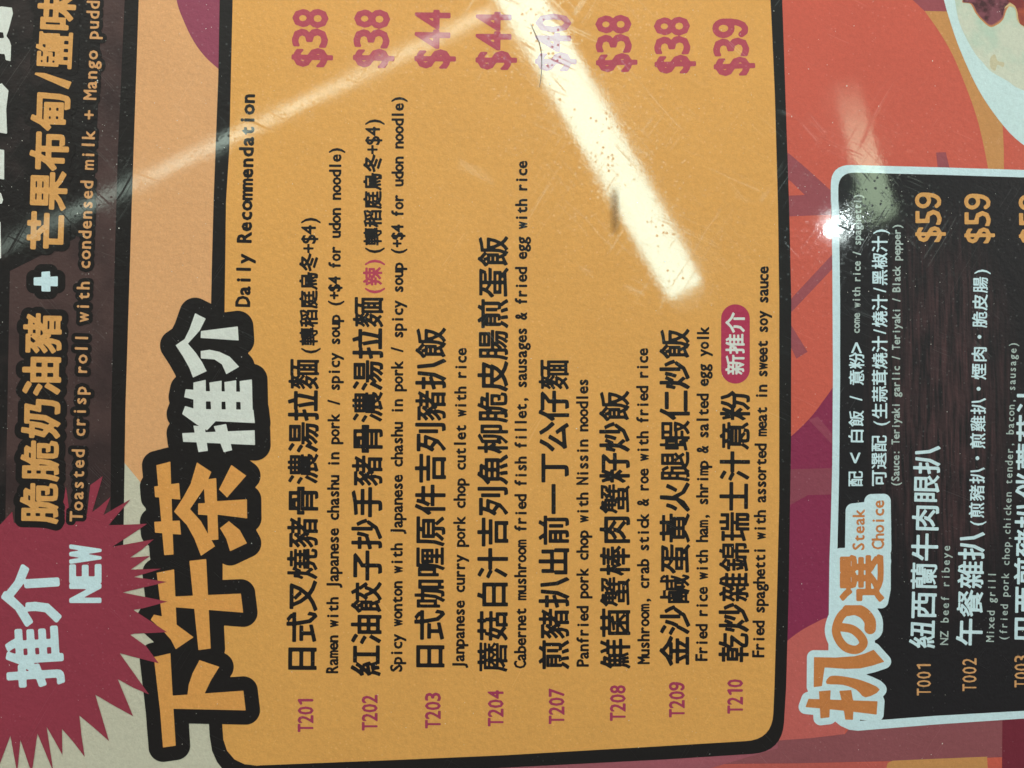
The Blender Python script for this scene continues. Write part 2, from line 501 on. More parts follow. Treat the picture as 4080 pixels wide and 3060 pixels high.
# ------------------------------------------------------------------ right side artwork
patch('coral_background', [(2700, -420), (4640, -420), (4640, 3420), (2700, 3420)], 1, CORAL, menu)
patch('plum_stripe', tr(D1, (1250, -120), (1320, 0), (1420, 92), (1600, 108), (1700, -120)), 1.6, MAUVE, menu)
patch('ochre_band', smooth(tr(D1, (1415, 88), (1530, 250), (1640, 440), (1745, 690), (1830, 930), (1885, 1150), (1930, 1380))) + tr(D1, (2050, 1400), (2050, 1200), (2040, 1000), (2300, 900), (1900, 100)), 2, OCHRE, menu)
patch('plum_stripe', tr(D1, (300, 1210), (335, 1235), (470, 1350), (640, 1505), (760, 1600), (760, 1790)) + tr(D2, (690, 112), (500, 118), (300, 127)), 2, MAUVE, menu)
patch('coral_wedge', tr(D1, (300, 1425), (345, 1455), (455, 1562), (300, 1570)), 3, CORAL, menu)
patch('plum_stripe', tr(D1, (1508, 1222), (1585, 1220), (1618, 1360), (1522, 1360)), 2, MAUVE, menu)
patch('plum_stripe', tr(D2, (300, 832), (345, 785), (690, 415), (720, 500), (345, 895), (300, 935)), 2, MAUVE, menu)
patch('plum_stripe', tr(D2, (300, 900), (345, 995), (478, 1210), (388, 1265), (345, 1175), (300, 1100)), 2, MAUVE, menu)
patch('deep_crimson_background', smooth(tr(D3, (760, -40), (675, 95), (600, 200), (500, 330), (350, 475), (220, 560))) + tr(D4, (200, 700), (315, 645), (500, 560), (760, 700), (900, 300)) + [(3440, 1700)], 2, DEEP, menu)
patch('plum_stripe', tr(D3, (485, 345), (560, 322), (700, 490), (700, 570)), 3, ink('dusty plum ink', (152, 66, 88)), menu)
patch('plum_stripe', tr(D3, (300, 745), (640, 735), (700, 735), (700, 945), (480, 950), (345, 1025), (300, 1050)), 3, ink('dull plum ink', (144, 68, 84)), menu)
patch('salmon_circle', smooth(tr(D4, (760, 440), (630, 455), (540, 495), (430, 555), (310, 645), (200, 760))) + tr(D4, (120, 1100), (130, 1520), (210, 1440), (500, 1420), (700, 1395), (770, 1388), (800, 1300), (900, 700)), 3, SALMON, menu)
low = [C4(-2500, 1700), C4(-300, 1620), C4(700, 1580), C4(1960, 1470)] + tr(D4, (150, 1445), (500, 1420), (775, 1387), (900, 1240), (1600, 1180), (2800, 1100), (2800, 1575), (2030, 1572), (1130, 1605), (400, 1622), (0, 1625), (-500, 1635)) + [C4(400, 1850), C4(-2500, 1900)]
patch('mauve_background', low, 2, MAUVE2, menu)
patch('ochre_band', tr(D4, (1090, 1720), (1120, 1618), (1160, 1600), (1500, 1585), (1915, 1568), (1925, 1720)), 3, OCHRE, menu)
patch('salmon_strip', tr(D4, (-500, 1640), (0, 1628), (400, 1624), (830, 1616), (1120, 1612), (1085, 1800), (-500, 1800)), 2.4, ink('muted salmon ink', (196, 92, 84)), menu)
patch('wine_background', tr(D4, (2038, 1240), (2900, 1180), (2900, 1760), (2035, 1760)), 4, WINE, menu)
patch('mauve_background', [C4(-2500, 1700), C4(-300, 1640), C4(700, 1600), C4(1500, 1560), C4(2200, 1400), C4(2212, 1500), C4(1200, 1800), C4(-2500, 1900)], 2.7, ink('rose mauve ink', (164, 88, 100)), menu)

# ------------------------------------------------------------------ plate in the food photo
plate = patch('plate_picture', smooth(tr(D1, (1440, -420), (1510, -200), (1568, -5), (1603, 120), (1695, 390), (1850, 725), (2040, 1000), (2212, 1165), (2500, 1340))) + tr(D1, (3300, 1400), (3300, -800), (1440, -800)), 5,
              ink('plate white ink', (208, 230, 232)), menu)
egg = ink('fried egg ink', (212, 214, 196), blend((190, 208, 190), (1, 1, 1), 90))
patch('egg_white', smooth(tr(D1, (1640, -120), (1660, 20), (1690, 170), (1745, 300), (1820, 430), (1880, 500), (1950, 575), (2080, 650), (2150, 700), (2300, 760))) + tr(D1, (3200, 900), (3200, -700), (1650, -700)), 6, egg, plate)
F = crop(3580, 0); FS = 1382 / 500
def Fp(*pts): return [(3580 + u / FS, v / FS) for u, v in pts]
patch('sausage_rim', smooth(Fp((700, 10), (790, 45), (850, 150), (930, 240), (1010, 298), (1090, 270), (1150, 215), (1185, 120), (1250, -60), (900, -200)), closed=True), 7, ink('golden fringe ink', (206, 140, 84)), plate)
patch('sausage_rim', smooth(Fp((706, 7), (801, 42), (861, 144), (934, 224), (1010, 283), (1084, 254), (1145, 202), (1172, 115), (1235, -60), (900, -200)), closed=True), 8, ink('rose fringe ink', (170, 100, 92)), plate)
patch('sausage', smooth(Fp((712, 5), (810, 40), (868, 140), (930, 215), (1010, 272), (1080, 240), (1140, 190), (1160, 110), (1220, -60), (900, -200)), closed=True), 9,
      ink('dark sausage ink', (132, 72, 84), blend((74, 38, 44), (1, 1, 1), 230, .45, .6)), plate)
patch('egg_yolk', smooth(Fp((1165, 100), (1200, 75), (1260, 80), (1290, 130), (1300, 210), (1340, 270), (1420, 310), (1500, 200), (1300, 20), (1190, 60)), closed=True), 10, ink('pale yolk ink', (216, 186, 134)), plate)
patch('bacon', smooth(Fp((1200, 0), (1280, 70), (1310, 150), (1320, 220), (1370, 285), (1600, 320), (1700, -100), (1220, -120)), closed=True), 11, ink('bacon ink', (178, 84, 56), blend((130, 50, 50), (1, 1, 1), 160)), plate)
patch('brown_spot', smooth(Fp((1010, 640), (1060, 600), (1090, 670), (1160, 690), (1150, 740), (1090, 715), (1060, 780), (1010, 740)), closed=True), 7, ink('browned egg ink', (206, 196, 164)), plate)

# ------------------------------------------------------------------ dark dessert panel on the left
dp = patch('dessert_panel', [(-500, -400), (566, -400), (553, 0), (525, 820), (500, 1625), (492, 2150), (490, 2230), (-500, 2230)], 3, K, menu)
patch('brown_field', [(-60, 1000), (75, 700), (120, -400), (500, -400), (497, 0), (470, 600), (459, 980), (443, 1650), (440, 2150), (-60, 2150)], 4, BROWN, dp)
dark = patch('black_band', [(-500, -400), (470, -400), (405, 0), (392, 400), (380, 700), (300, 950), (40, 1080), (20, 2150), (-500, 2150)], 5, K, dp)
dark.data.materials[0] = ink('black smoky ink', (22, 17, 17), blend((52, 40, 39), (1, 1, 1), 60, .55, .75))
HB = (26, 'lettering_outline', K)
set_line('dessert_name', '脆脆奶油豬', A3(315, 1185), A2(345, 890), 158, GOLD, dp, 8, fat=.035, halo=HB)
set_line('dessert_name', '芒果布甸', A2(370, 400), A1(412, 730), 158, GOLD, dp, 8, fat=.035, halo=HB)
set_line('dessert_name', '鹽味', A1(432, 555), A1(462, -50), 156, GOLD, dp, 8, fat=.035, halo=HB)
grow('slash', [tr(A1, (283, 595), (300, 570), (570, 660), (548, 712))], 2, GOLD, dp, 8)
px_, py_ = A2(368, 648)
grow('plus_outline', [[(px_ - 48, py_ - 17), (px_ + 48, py_ - 17), (px_ + 48, py_ + 17), (px_ - 48, py_ + 17)], [(px_ - 17, py_ - 40), (px_ + 17, py_ - 40), (px_ + 17, py_ + 40), (px_ - 17, py_ + 40)]], 30, K, dp, 7)
grow('plus_sign', [[(px_ - 46, py_ - 15), (px_ + 46, py_ - 19), (px_ + 46, py_ + 17), (px_ - 46, py_ + 13)], [(px_ - 15, py_ - 37), (px_ + 15, py_ - 39), (px_ + 17, py_ + 38), (px_ - 15, py_ + 37)]], 2, WHITE, dp, 9)
HS = (15, 'lettering_outline', K)
set_line('dessert_translation', 'Toasted crisp roll with ', (329, 2079), (359, 1076), 84, TAN, dp, 8, mode='B', cap=50, fat=.02, halo=HS)
set_line('dessert_translation', 'condensed milk + Mango pudding', (359, 1076), (402, -118), 84, TAN, dp, 8, mode='B', cap=50, fat=.02, halo=HS)
LL = lambda *p: [(u / 1.3825, v / 1.3825) for u, v in p]
for pts in (LL((-40, 50), (10, 38), (65, 45), (70, 75), (46, 165), (34, 200), (50, 222), (60, 250), (57, 335), (35, 330), (28, 297), (-40, 290), (-40, 215), (26, 212), (20, 178), (-40, 170)),
            LL((-40, 480), (10, 462), (46, 500), (38, 560), (33, 600), (38, 735), (-40, 722)), LL((-40, 822), (22, 828), (22, 987), (-40, 978)),
            LL((-40, 1050), (5, 1066), (16, 1100), (10, 1120), (-40, 1122)), LL((-40, 1215), (2, 1225), (5, 1420), (-40, 1440))):
    grow('panel_heading', [pts], 1.5, OFFW, dp, 8)

# ------------------------------------------------------------------ black frame and orange panel
frame = patch('panel_frame', rpoly([A1(1765, -300), (3112, -125, 160), D1(283, 250), D1(330, 1650), D2(347, 800), D3(345, 500), D4(330, 0), D4(325, 300), D4(306, 1000), D4(275, 1530) + (120,), C4(1300, 1590), C4(0, 1657), (1400, 3085), (1100, 3105), (960, 3105), (900, 3080), A4(1740, 1610), A4(1700, 1520), A4(1680, 1400), A4(1672, 1250), A4(1672, 0)[:2], A2(1690, 900), A2(1700, 450), A2(1712, 0), A1(1750, 600)]), 6, K, menu)
panel = patch('orange_panel', rpoly([(934, -120, 60), (3066, -75, 125), D1(190, 200), D1(215, 760), D1(240, 1650), D2(250, 800), D3(250, 1000), D4(232, 300), D4(212, 1000), D4(194, 1430) + (115,), C4(1300, 1482), C4(0, 1557), B4(1200, 1592), B4(0, 1640), A4(2080, 1640), A4(1960, 1628), A4(1880, 1590), A4(1820, 1520), A4(1790, 1430), A4(1782, 1315), A4(1785, 0), A2(1800, 900), A2(1812, 0), A1(1838, 1200), A1(1865, 0)]), 7, ORANGE, menu)

TITLE1 = [tr(A4, (1235, 770), (1365, 740), (1383, 1075), (1408, 1478), (1308, 1492), (1285, 1200)),
          tr(A4, (1375, 1080), (1950, 1040), (1968, 1195), (1380, 1182)),
          tr(A4, (1600, 795), (1757, 848), (1690, 955), (1640, 1060), (1503, 1082), (1515, 990), (1545, 900)),
          tr(A4, (1258, 95), (1395, 68), (1415, 510), (1550, 610), (1410, 705), (1372, 630), (1310, 560), (1210, 470), (1235, 430), (1300, 445)),
          tr(A4, (1520, 0), (1652, -15), (1688, 700), (1592, 712)),
          tr(A4, (1405, 285), (1930, 262), (1948, 412), (1410, 370)),
          tr(A3, (1255, 712), (1365, 683), (1390, 1425), (1318, 1430)),
          tr(A3, (1238, 882), (1435, 855), (1445, 985), (1245, 965)),
          tr(A3, (1238, 1165), (1440, 1155), (1450, 1265), (1245, 1250)),
          tr(A3, (1397, 1082), (1470, 970), (1530, 860), (1580, 690), (1693, 765), (1640, 890), (1522, 1062), (1610, 1160), (1660, 1250), (1722, 1360), (1612, 1435), (1560, 1300), (1500, 1190)),
          tr(A3, (1632, 830), (1732, 815), (1750, 1305), (1670, 1312), (1665, 1110), (1590, 1105), (1590, 1018), (1645, 1015)),
          tr(A3, (1735, 1000), (1978, 985), (1980, 1135), (1735, 1105)),
          tr(A3, (1855, 710), (1972, 795), (1820, 968), (1757, 905)),
          tr(A3, (1835, 1160), (1920, 1230), (1978, 1335), (1845, 1398), (1815, 1300), (1765, 1215))]
TITLE2 = [tr(A3, (1462, 455), (2040, 432), (2043, 548), (1470, 522)),
          tr(A3, (1552, 395), (1640, 400), (1665, 595), (1592, 605)),
          tr(A3, (1715, 400), (1812, 382), (1860, 590), (1795, 605)),
          tr(A3, (1485, 238), (1575, 265), (1735, 350), (1660, 430), (1580, 385), (1462, 300)),
          tr(A3, (1565, 262), (2030, 268), (2042, 372), (1740, 358), (1560, 345)),
          tr(A3, (1490, 103), (1570, 110), (1575, 190), (1478, 165)),
          tr(A3, (1560, 118), (2020, 125), (2020, 205), (1570, 197)),
          tr(A3, (1552, 50), (1648, 28), (1650, 280), (1552, 280)), tr(A3, (1680, 50), (1775, 35), (1775, 280), (1695, 280)),
          tr(A3, (1800, 46), (1892, 32), (1892, 280), (1812, 280)), tr(A3, (1922, 38), (2018, 25), (2024, 280), (1932, 280)),
          tr(A2, (1410, 1158), (1480, 1110), (1520, 1030), (1565, 903), (1648, 945), (1600, 1040), (1505, 1145), (1570, 1220), (1620, 1295), (1655, 1365), (1548, 1415), (1520, 1340), (1470, 1250)),
          tr(A2, (1612, 1045), (1905, 1008), (1912, 1118), (1610, 1098)),
          tr(A2, (1610, 1205), (1680, 1195), (1760, 1212), (1840, 1250), (1915, 1330), (1815, 1388), (1780, 1310), (1720, 1270), (1612, 1262))]
grow('title_outline', TITLE1, 58, K, menu, 8)
grow('title_outline', TITLE2, 63, K, menu, 9)
grow('title_lettering', TITLE1, .6, ink('title orange ink', (230, 160, 84)), menu, 10, h=2.2)
grow('title_lettering', TITLE2, .6, OFFW, menu, 10, h=2.2)
set_line('title_translation', 'Daily Recommendation', A2(2000, 850), A1(2040, 750), 85, K, panel, 9, mode='B', cap=55, fat=.035)

rows = [ # code, code ends, name, ends, translation, ends, price, ends
 ('T201', B4(437, 1372), B4(438, 1093), '日式叉燒豬骨濃湯拉麵', B4(405, 910), B2(425, 1262), 'Ramen with Japanese chashu in pork / spicy soup (+$4 for udon noodle)', (1346, 2682), (1359, 585), '$38', B1(467, 540), B1(477, 70)),
 ('T202', B4(951, 1360), B4(951, 1070), '紅油餃子抄手豬骨濃湯拉麵', B4(922, 925), B2(940, 765), 'Spicy wonton with Japanese chashu in pork / spicy soup (+$4 for udon noodle)', B4(1210, 888), B1(1222, 768), '$38', B1(958, 545), B1(972, 75)),
 ('T203', B4(1457, 1343), B4(1457, 1051), '日式咖喱原件吉列豬扒飯', B4(1430, 890), B2(1442, 1012), 'Janpanese curry pork chop cutlet with rice', B4(1707, 868), B2(1726, 1180), '$44', B1(1452, 552), B1(1457, 78)),
 ('T204', B4(1960, 1327), B4(1960, 1033), '蘑菇白汁吉列魚柳脆皮腸煎蛋飯', B4(1935, 893), B2(1940, 280), 'Cabernet mushroom fried fish fillet, sausages & fried egg with rice', C4(191, 860), C1(201, 1290), '$44', B1(1942, 562), B1(1945, 94)),
 ('T207', C4(437, 1308), C4(437, 1018), '煎豬扒出前一丁公仔麵', C4(417, 875), C2(415, 1268), 'Panfried pork chop with Nissin noodles', C4(692, 846), C2(688, 1425), '$40', C1(408, 572), C1(411, 108)),
 ('T208', C4(927, 1283), C4(927, 992), '鮮菌蟹棒肉蟹籽炒飯', C4(908, 866), C3(900, 112), 'Mushroom, crab stick & roe with fried rice', C4(1180, 825), C2(1168, 1182), '$38', C1(897, 580), C1(890, 120)),
 ('T209', C4(1400, 1255), C4(1400, 968), '金沙鹹蛋黃火腿蝦仁炒飯', C4(1385, 843), C2(1383, 1022), 'Fried rice with ham, shrimp & salted egg yolk', C4(1643, 803), C2(1656, 1010), '$38', C1(1367, 592), C1(1358, 136)),
 ('T210', C4(1867, 1225), C4(1867, 945), '乾炒雜錦瑞士汁意粉', C4(1855, 815), C3(1868, 112), 'Fried spaghetti with assorted meat in sweet soy sauce', (3043.3, 2620), (3061, 1062), '$39', C1(1842, 610), C1(1826, 150)),
]
for i, (cd, a, b, nm, c, d, en, e, f, pr, g, h_) in enumerate(rows):
    set_line('dish_code', cd, a, b, 74, ink('code crimson ink', (168, 56, 90)), panel, 9, cap=60, fat=.042, squeeze=.84)
    set_line('dish_name', nm, c, d, 128 - i * .4, K, panel, 9, fat=.026)
    set_line('dish_translation', en, e, f, 62, K, panel, 9, mode='B', cap=46, fat=.03, squeeze=.9, h=2.0)
    set_line('price', pr, g, h_, 152, PRICE, panel, 9, cap=134, fat=.05, squeeze=.88)
set_line('noodle_note', '(轉稻庭烏冬+$4)', B2(463, 1238), B2(462, 122), 76, K, panel, 9, fat=.036)
set_line('noodle_note', '(轉稻庭烏冬+$4)', B2(975, 434), B1(975, 943), 76, K, panel, 9, fat=.036)
set_line('spicy_note', '(辣)', B2(975, 757), B2(975, 457), 78, PINK, panel, 9, fat=.034)
bx0, by1 = C2(1755, 1465); bx1, by0 = C2(1985, 830); r = (bx1 - bx0) / 2
badge = [(bx0 + r + r * math.cos(t), by0 + r + r * math.sin(t)) for t in np.linspace(math.pi, 2 * math.pi, 24)] + [(bx0 + r + r * math.cos(t), by1 - r + r * math.sin(t)) for t in np.linspace(0, math.pi, 24)]
patch('red_badge', badge, 9, ink('badge red ink', (180, 50, 84)), panel)
set_line('badge_lettering', '新推介', C2(1866, 1398), C2(1868, 893), 80, OFFW, panel, 10, fat=.024)

# ------------------------------------------------------------------ starburst
ST = [(-300, 2100), A3(0, 1190), A3(100, 1083), A3(112, 1170), A3(200, 1200), A3(480, 1180), A3(530, 880), A3(560, 1100), A3(660, 1150), A3(700, 1100), A3(725, 870), A3(825, 798), A3(740, 1085), A3(790, 1050), A3(887, 966), A3(830, 1110),
      A3(1047, 983), A3(870, 1192), A3(1180, 1180), A3(1050, 1268), A3(900, 1364), A3(1232, 1304), A3(1140, 1385), A3(1045, 1450), A3(1205, 1437), A3(1050, 1546), A3(1292, 1540), A3(1075, 1606),
      A4(1340, 167), A4(985, 252), A4(1345, 325), A4(1160, 375), A4(1072, 392), A4(1220, 490), A4(1340, 570), A4(1080, 582), A4(1045, 590), A4(1170, 680), A4(1275, 820), A4(1120, 780), A4(960, 738), A4(1195, 1068), A4(1060, 1010), A4(945, 945),
      A4(1068, 1243), A4(900, 1150), A4(765, 1070), A4(875, 1442), A4(760, 1340), A4(638, 1238), A4(655, 1400), A4(680, 1568), A4(590, 1450), A4(498, 1345), A4(502, 1553), A4(440, 1440), A4(375, 1328), A4(430, 1690), A4(302, 1382), A4(256, 1700), A4(165, 1432), A4(140, 1700), A4(85, 1398), A4(-5, 1640), A4(-300, 1500)]
burst = patch('starburst', ST, 11, CRIMSON, menu)
# lettering of the dessert panel reaches over the starburst: lift those lines above it
for o in list(dp.children):
    if o.name.split('.')[0] in ('dessert_name', 'dessert_translation', 'lettering_outline'):
        o.location.z += 5 * LAYER
set_line('starburst_lettering', '推介', A4(293, 1012), A4(235, 30), 236, WHITE, burst, 13, fat=.036)
set_line('starburst_lettering', 'NEW', A4(803, 337), A4(803, -134), 160, WHITE, burst, 13, mode='B', cap=118, fat=.035, squeeze=.84)

# ------------------------------------------------------------------ steak panel
border = patch('steak_panel_border', rpoly([D1(664, 1659), D1(662, 1318) + (125,), D1(1500, 1340), D1(2212, 1362), D1(3300, 1400), D4(3300, 1200), D4(2212, 1262), D4(1500, 1310), D4(880, 1360), D4(810, 1352), D4(740, 1320), D4(680, 1270), D4(640, 1100), D4(652, 0), D3(662, 1200), D3(675, 700), D3(680, 0), D2(675, 500), D2(668, 0)]), 6, WHITE, menu)
def streaks(T, P):
    s = T.add('ShaderNodeSeparateXYZ'); T.l.new(P, s.inputs[0])
    c = page(3760, 1640) - np.array(menu.location)
    dx = T.math('DIVIDE', T.math('SUBTRACT', s.outputs[0], c[0]), .024)
    dy = T.math('DIVIDE', T.math('SUBTRACT', s.outputs[1], c[1]), .062)
    r2 = T.math('ADD', T.math('MULTIPLY', dx, dx), T.math('MULTIPLY', dy, dy))
    return T.ramp(r2, .0, 1.1, 1, 0)
SK = ink('wood grain black ink', (24, 20, 24), blend((82, 54, 56), (16, 1, 1), 60, .38, .7, streaks))
steak = patch('steak_panel', rpoly([D1(724, 1659), D1(722, 1380) + (100,), D1(1500, 1400), D1(2212, 1422), D1(3300, 1460), D4(3300, 1150), D4(2212, 1200), D4(1500, 1240), D4(1080, 1272), D4(890, 1280), D4(880, 1300), D4(700, 1200), D4(712, 0), D3(716, 1400), D3(730, 800), D3(738, 0), D2(738, 800), D2(728, 0)]), 7, SK, menu)
TS = [tr(D4, (485, 1106), (1035, 1125), (1028, 1228), (840, 1205), (700, 1190), (463, 1168)),
      tr(D4, (570, 1045), (660, 1037), (655, 1120), (650, 1250), (582, 1258)),
      tr(D4, (733, 1042), (825, 1035), (845, 1150), (838, 1270), (780, 1268), (765, 1170)),
      smooth(tr(D4, (645, 935), (690, 920), (800, 932), (930, 965), (1052, 1030), (940, 1090), (870, 1030), (760, 990), (632, 982)), 3, True),
      tr(D4, (530, 772), (700, 775), (850, 765), (930, 745), (1005, 713), (1088, 805), (1000, 835), (900, 858), (780, 862), (612, 850), (590, 1000), (528, 1008))]
noP = smooth(tr(D4, (745, 530), (830, 545), (890, 590), (925, 650), (900, 695), (850, 712), (780, 690), (728, 630), (705, 550), (735, 455), (790, 400), (860, 380), (930, 410), (980, 480), (982, 545)), 5)
noS = [(noP, 16.0), (smooth(tr(D4, (800, 395), (860, 388), (930, 420), (975, 480), (978, 540)), 5), 22.0)]
ea, eb = (3431, 2400), (3431, 2207)
SC1 = ('Steak', D3(930, 1395), D3(932, 1062)); SC2 = ('Choice', D3(1088, 1385), D3(1088, 990))
# white cloud behind the heading: traced strokes plus the boxes of the smaller words
cloud = TS + [tr(D3, (740, 1432), (1085, 1428), (1085, 1700), (1065, 1800), (740, 1780)), tr(D4, (740, 290), (1062, 300), (1088, 0), (730, 0)),
              tr(D3, (840, 1075), (925, 1065), (935, 1390), (835, 1390)), tr(D3, (900, 1330), (1000, 1330), (1000, 1440), (850, 1440)), tr(D3, (990, 1000), (1085, 998), (1090, 1385), (985, 1385))]
grow('heading_outline', cloud, 29, WHITE, steak, 8, extra=noS)
grow('heading_lettering', TS, 1, RUST, steak, 10, h=2.2, extra=noS)
set_line('heading_lettering', '選', ea, eb, 190, RUST, steak, 10, fat=.04)
set_line('heading_translation', 'Steak', SC1[1], SC1[2], 66, RUST, steak, 10, mode='B', cap=46, fat=.02)
set_line('heading_translation', 'Choice', SC2[1], SC2[2], 66, RUST, steak, 10, mode='B', cap=48, fat=.02)
FT = .020
GREYW = ink('pale grey ink', (176, 190, 186))
def c_(t, a, b, em, m=WHITE, nm='side_note', **k): set_line(nm, t, a, b, em, m, steak, 9, fat=k.pop('fat', FT), h=2.0, **k)
c_('配', D3(860, 888), D3(860, 753), 63); c_('<', D3(860, 700), D3(860, 605), 80)
c_('白飯', D3(864, 548), D3(868, 266), 64); c_('/', D3(864, 225), D3(864, 125), 66)
c_('意粉', D2(869, 1484), D2(870, 1212), 65); c_('>', D2(870, 1225), D2(870, 1130), 80)
set_line('side_note_translation', 'come with rice / spaghetti)', D2(893, 1064), (3432, 772), 42, GREYW, steak, 9, mode='B', cap=31, fat=.02, h=1.8)
c_('可選配', D3(1047, 884), D3(1049, 468), 66)
c_('(生蒜茸燒汁/燒汁/黑椒汁)', D3(1055, 408), D2(1054, 215), 66)
set_line('sauce_translation', '(Sauce: Teriyaki garlic / Teriyaki / Black pepper)', D3(1210, 882), D2(1222, 185), 42, GREYW, steak, 9, mode='B', cap=31, fat=.02, h=1.8)
for (a, b) in ((D2(1445, 336), D1(1442, 1538)), (D2(1838, 346), D1(1836, 1548)), (D2(2275, 352), D1(2272, 1556))):
    c_('$59', a, b, 132, GOLD, 'price', cap=101, fat=.024, squeeze=.88)
c_('紐西蘭牛肉眼扒', D4(1395, 702), D3(1435, 552), 112, nm='dish_name', fat=.02)
set_line('dish_translation', 'NZ beef ribeye', D4(1602, 674), D3(1618, 1348), 56, GREYW, steak, 9, mode='B', cap=32, fat=.012, h=1.8)
c_('午餐雜扒', D4(1770, 684), D3(1792, 1242), 110, nm='dish_name', fat=.02)
c_('(煎豬扒・煎雞扒・煙肉・脆皮腸)', D3(1828, 1210), D2(1863, 535), 64, nm='dish_note')
set_line('dish_translation', 'Mixed grill', D4(1968, 650), D4(1986, 84), 52, GREYW, steak, 9, mode='B', cap=31, fat=.012, h=1.8)
set_line('dish_translation', '(fried pork chop,chicken tender, bacon, sausage)', D4(2072, 642), D2(2152, 1128), 52, GREYW, steak, 9, mode='B', cap=30, fat=.012, h=1.8)
for t, a, b in (('T001', D4(1408, 1083), D4(1408, 812)), ('T002', D4(1773, 1048), D4(1773, 772)), ('T003', D4(2190, 1018), D4(2190, 750))):
    c_(t, a, b, 72, TAN, 'dish_code', cap=56, fat=.012, squeeze=.8)
c_('巴西煎豬扒伴蘑菇汁', D4(2228, 655), D2(2262, 1480), 112, nm='dish_name', fat=.02)

# ------------------------------------------------------------------ small things lying on the film
def thing(o, label, cat, group=None):
    o['label'] = label; o['category'] = cat
    if group: o['group'] = group
def strand(name, pts, r, mat):
    """a tapered fibre lying on the sheet"""
    P = page(np.array([p[0] for p in pts]), np.array([p[1] for p in pts])); n = len(P)
    vs = []; fs = []
    for i in range(n):
        t = P[min(i + 1, n - 1)] - P[max(i - 1, 0)]; t = t / np.linalg.norm(t); s = np.array([-t[1], t[0], 0])
        rr = r * (0.35 + .65 * math.sin(math.pi * (i + .5) / n) ** .5)
        for k in range(6):
            a = k * math.pi / 3
            vs.append(tuple(P[i] + s * rr * math.cos(a) + np.array([0, 0, .0009 + rr + rr * math.sin(a)])))
        if i:
            for k in range(6): fs.append((6 * i - 6 + k, 6 * i - 6 + (k + 1) % 6, 6 * i + (k + 1) % 6, 6 * i + k))
    fs += [tuple(range(5, -1, -1)), tuple(range(6 * n - 6, 6 * n))]
    me = bpy.data.meshes.new(name); me.from_pydata(vs, [], fs); me.materials.append(mat)
    o = bpy.data.objects.new(name, me); COL.objects.link(o); return o
hm = bpy.data.materials.new('hair'); hm.use_nodes = True
hm.node_tree.nodes['Principled BSDF'].inputs['Base Color'].default_value = (.09, .055, .03, 1)
hm.node_tree.nodes['Principled BSDF'].inputs['Roughness'].default_value = .4
o = strand('hair', smooth([(2114, 96), (2132, 135), (2151, 180), (2158, 230), (2157, 290), (2153, 325), (2149, 350)], 5), .00010, hm)
thing(o, 'thin curved brown hair lying across the $40 price in the glare', 'hair')
o.location.z = -.0006
sm = bpy.data.materials.new('grease smear'); sm.use_nodes = True
T = NT(sm); b = T.n['Principled BSDF']; b.inputs['Base Color'].default_value = (.30, .16, .05, 1); b.inputs['Roughness'].default_value = .5
tcn = T.add('ShaderNodeTexCoord'); gn = T.add('ShaderNodeSeparateXYZ'); T.l.new(tcn.outputs['Generated'], gn.inputs[0])
ex = T.ramp(T.math('ABSOLUTE', T.math('SUBTRACT', gn.outputs[0], .5)), .05, .5, 1, 0)
ey = T.ramp(T.math('ABSOLUTE', T.math('SUBTRACT', gn.outputs[1], .5)), .25, .5, 1, 0)
al = T.math('MULTIPLY', T.math('MULTIPLY', ex, ey), T.ramp(T.noise(tcn.outputs['Object'], 900, 3), .3, .7, .35, .65))
T.l.new(al, b.inputs['Alpha'])
g_ = page(np.array([2424, 2470, 2474, 2430]), np.array([735, 735, 945, 945]))
me = bpy.data.meshes.new('grease_smear'); me.from_pydata([(p[0], p[1], .00065) for p in g_], [], [(3, 2, 1, 0)]); me.materials.append(sm)
o = bpy.data.objects.new('grease_smear', me); COL.objects.link(o)
thing(o, 'narrow brown smear beside the bright glare on the orange panel', 'smear')
# dust: tiny pale flakes nobody could count
dm = bpy.data.materials.new('dust'); dm.use_nodes = True
dm.node_tree.nodes['Principled BSDF'].inputs['Base Color'].default_value = (.75, .74, .68, 1)
rng = np.random.default_rng(7); vs = []; fs = []
zones = [(None, 420)] + [((3420, 890, 150), 60), ((2900, 250, 250), 60), ((300, 500, 400), 160), ((300, 1500, 400), 90), ((3700, 1000, 400), 60)]
for zone, cnt in zones:
    for _ in range(cnt):
        if zone is None: x, y = rng.uniform(0, 4080), rng.uniform(0, 3060)
        else: x, y = rng.normal(zone[0], zone[2]), rng.normal(zone[1], zone[2])
        if not (-100 < x < 4180 and -100 < y < 3160): continue
        p = page(np.array(x), np.array(y)); s = rng.uniform(.00004, .00016) * (1.7 if rng.random() < .06 else 1); a0 = rng.uniform(0, 6.28); el = rng.uniform(.25, 1)
        b0 = len(vs); nn = 5
        for k in range(nn):
            a = k * 2 * math.pi / nn; u = s * math.cos(a) * rng.uniform(.7, 1.2); v = s * el * math.sin(a)
            vs.append((p[0] + u * math.cos(a0) - v * math.sin(a0), p[1] + u * math.sin(a0) + v * math.cos(a0), .0007 + rng.uniform(0, .00005)))
        vs.append((p[0], p[1], .0007 + s * .5))
        for k in range(nn): fs.append((b0 + k, b0 + (k + 1) % nn, b0 + nn))
me = bpy.data.meshes.new('dust'); me.from_pydata(vs, [], fs); me.materials.append(dm)
o = bpy.data.objects.new('dust', me); COL.objects.link(o); o['kind'] = 'stuff'
o['label'] = 'pale specks of dust scattered over the glossy menu'; o['category'] = 'dust'

